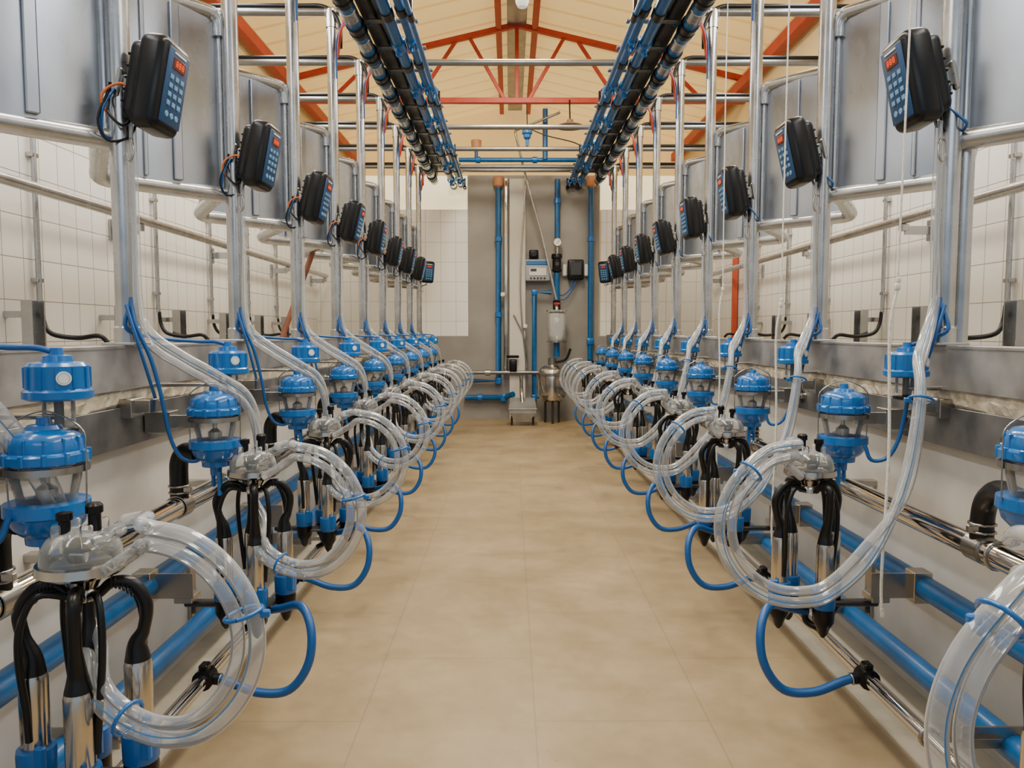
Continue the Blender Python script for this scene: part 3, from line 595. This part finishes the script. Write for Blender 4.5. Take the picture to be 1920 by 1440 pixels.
thing('glass_receiver',(x,8.74,ez(668)),[('glass_jar',a,JAR,[('white_float',c,WHITE)]),('blue_outlet',d,BLUEP),('steel_inlet',e,STEELB)]+many('end_plate',SATIN,plates)+many('tie_rod',SATIN,rods),'clear glass receiver jar with steel end plates','glass jar')
x=ex(1032)
a=MB().lathe([(0,.25),(.10,.25),(.14,.27),(.160,.31),(.165,.36),(.165,.57),(.15,.62),(.10,.66),(.0,.68)],(x,8.58,0),30)
b=MB().lathe([(.166,.58),(.173,.575),(.173,.55),(.166,.545)],(x,8.58,0),30)
b2=MB().lathe([(.05,.67),(.05,.75),(0,.75)],(x,8.58,0),16)
c=MB().tube([(x+.05,8.55,.70),(x+.15,8.5,.74),(x+.20,8.48,.86)],.015,8)
legs=[]
for i in range(3):
    an=.5+i*2.1; legs.append(MB().tube([(x+.09*math.cos(an),8.58+.09*math.sin(an),.27),(x+.09*math.cos(an),8.58+.09*math.sin(an),.0)],.014,8))
thing('steel_tank',(x,8.58,0),[('tank_body',a,SATIN),('tank_collar',b,STEELB),('tank_neck',b2,STEELB),('black_lever',c,BLACK)]+many('leg',DARK,legs),'compact stainless receiver vessel beneath glass jar','tank')
thing('steel_cross_pipe',(ex(935),8.84,ez(698)),[('pipe',MB().tube([(ex(872),8.84,ez(698)),(ex(1008),8.84,ez(698))],.022,14),GALVD),('black_valve',MB().box((ex(962),8.82,ez(684)),(.09,.06,.14),.015,seg=2).box((ex(962),8.82,ez(668)),(.14,.05,.03),.008),BLACKP),('pipe_joint',MB().lathe([(.022,-.03),(.036,-.03),(.036,.03),(.022,.03)],(ex(915),8.84,ez(698)),14,0,AX_X),STEELB)],'horizontal stainless pipe with black valve','pipe')
x=ex(978); y=8.36
hv=[(-.15,-.13,.15),(.15,-.13,.15),(.15,.13,.15),(-.15,.13,.15),(-.15,-.13,.23),(.15,-.13,.23),(.14,.13,.30),(-.14,.13,.30),(-.07,-.08,.05),(.07,-.08,.05),(.07,.08,.05),(-.07,.08,.05)]
a=MB().add([(x+p,y+q,r) for p,q,r in hv],[[0,1,5,4],[1,2,6,5],[2,3,7,6],[3,0,4,7],[4,5,6,7],[11,10,9,8],[8,9,1,0],[9,10,2,1],[10,11,3,2],[11,8,0,3]],0,False).box((x,y,.195),(.32,.28,.012),.003)
c=MB().tube([(x,y,.25),(x-.01,y+.1,.40),(x-.01,8.8,.52)],.02,10)
ft_=[MB().tube([(x+q*.12,y,.16),(x+q*.12,y,.0)],.012,8) for q in (-1,1)]
thing('milk_trough',(x,y,0),[('trough_housing',a,PUMPM),('steel_outlet',c,STEELB)]+many('foot',DARK,ft_),'dull metal box with tapered underside by end wall','pump')
mb=MB().tube([(ex(1040),8.75,ez(563)),(ex(1012),8.75,ez(440)),(ex(985),8.7,ez(345)),(ex(968),8.6,ez(280)),(ex(966),8.6,ez(266)),(ex(975),8.6,ez(262)),(ex(1042),8.4,ez(243))],.014,10,n=4)
thing('bent_steel_tube',(ex(1040),8.75,ez(563)),(mb,GALV),'slender bent grey tube running up the end wall','tube')
thing('wall_tubing',(ex(985),8.86,ez(700)),[('long_tube',MB().tube([(ex(985),8.86,ez(345)),(ex(975),8.86,ez(540)),(ex(988),8.86,ez(700))],.010,7),STEELB),('short_tube',MB().tube([(ex(963),8.86,ez(590)),(ex(985),8.86,ez(640)),(ex(988),8.86,ez(690))],.008,7),STEELB)],'thin steel tubing clipped to cream column','tubing')
for px,py in ((943,553),(984,612)):
    thing('white_pipe_clip',(ex(px),8.85,ez(py)),(MB().box((ex(px),8.86,ez(py)),(.05,.06,.05),.012,seg=2),WHITE),'white plastic pipe clip on the column','pipe clip','white pipe clips')
# hanging items
hz=-.05
a=MB().lathe([(0,3.15+hz),(.015,3.15+hz),(.02,3.12+hz),(.050,3.11+hz),(.052,3.07+hz),(.040,3.06+hz),(.036,3.03+hz),(.018,3.01+hz),(.016,2.95+hz),(0,2.95+hz)],(.10,7.6,0),18)
b=MB().tube([(.10,7.6,3.10),(.10,7.75,3.30),(.10,8.0,3.45)],.005,6).tube([(.12,7.6,3.07),(.3,7.6,3.0),(.55,7.6,2.94),(.68,7.6,2.88)],.006,6)
thing('hanging_sensor',(.10,7.6,2.90),[('blue_housing',a,BLUEP),('hanging_cord',b,BLACK)],'small blue sensor hanging on a cord','sensor')
a=MB().lathe([(0,3.24),(.03,3.24),(.04,3.21),(.14,3.175),(.15,3.165),(.11,3.16),(0,3.16)],(.55,7.9,0),22); b=MB().tube([(.55,7.9,3.23),(.55,7.97,3.46)],.008,6)
thing('heat_lamp',(.55,7.9,3.16),[('lamp_shade',a,DISHM),('lamp_stem',b,BLACK)],'grey-brown round lamp shade below truss','lamp')
lz=-.05
a=MB().lathe([(0,3.19+lz),(.03,3.2+lz),(.045,3.23+lz),(.045,3.255+lz),(.025,3.29+lz),(.018,3.31+lz)],(.01,5.0,0),18); b=MB().tube([(.01,5.0,3.30),(.01,5.0,4.25)],.005,6); c=MB().lathe([(.02,3.30+lz),(.022,3.36+lz),(0,3.37+lz)],(.01,5.0,0),14)
thing('light_bulb',(.01,5.0,3.14),[('bulb_glass',a,BULB),('cord',b,BLACK),('bulb_socket',c,WHITE)],'bare white bulb hanging from the ridge','light bulb')
# ---------------------------------------------------------------- light, camera
w=bpy.data.worlds.new('World'); bpy.context.scene.world=w; w.use_nodes=True
w.node_tree.nodes['Background'].inputs[0].default_value=(.70,.84,1.,1); w.node_tree.nodes['Background'].inputs[1].default_value=.55
def area(loc,rot,sx,sy,e,col):  # unseen area lights, added out of frame to brighten the hall
    l=bpy.data.lights.new('area','AREA'); l.shape='RECTANGLE'; l.size=sx; l.size_y=sy; l.energy=e; l.color=col
    o=bpy.data.objects.new('added_fill_light',l); COL.objects.link(o); o.location=loc; o.rotation_euler=rot; return o
area((0,2.4,3.5),(0,0,0),.4,3.4,118,(1,.94,.84))
area((0,6.0,3.95),(0,0,0),.6,1.8,145,(1,.89,.70))
area((0,-1.6,2.5),(math.radians(78),0,0),2.2,.5,12,(.88,.94,1))
for s in (-1,1):
    area((s*1.7,2.3,3.1),(0,math.radians(s*30),0),.25,4.5,56,(.94,.97,1))
    area((s*1.75,5.8,3.35),(0,math.radians(s*30),0),.25,2.4,36,(1,.98,.94))
cam=bpy.data.cameras.new('camera'); cam.lens=26.25; cam.sensor_width=36; cam.clip_start=.02
co=bpy.data.objects.new('camera',cam); COL.objects.link(co); co.location=(-.067,0,1.05)
co.rotation_euler=(math.radians(86.0),0,math.radians(-.12)); bpy.context.scene.camera=co
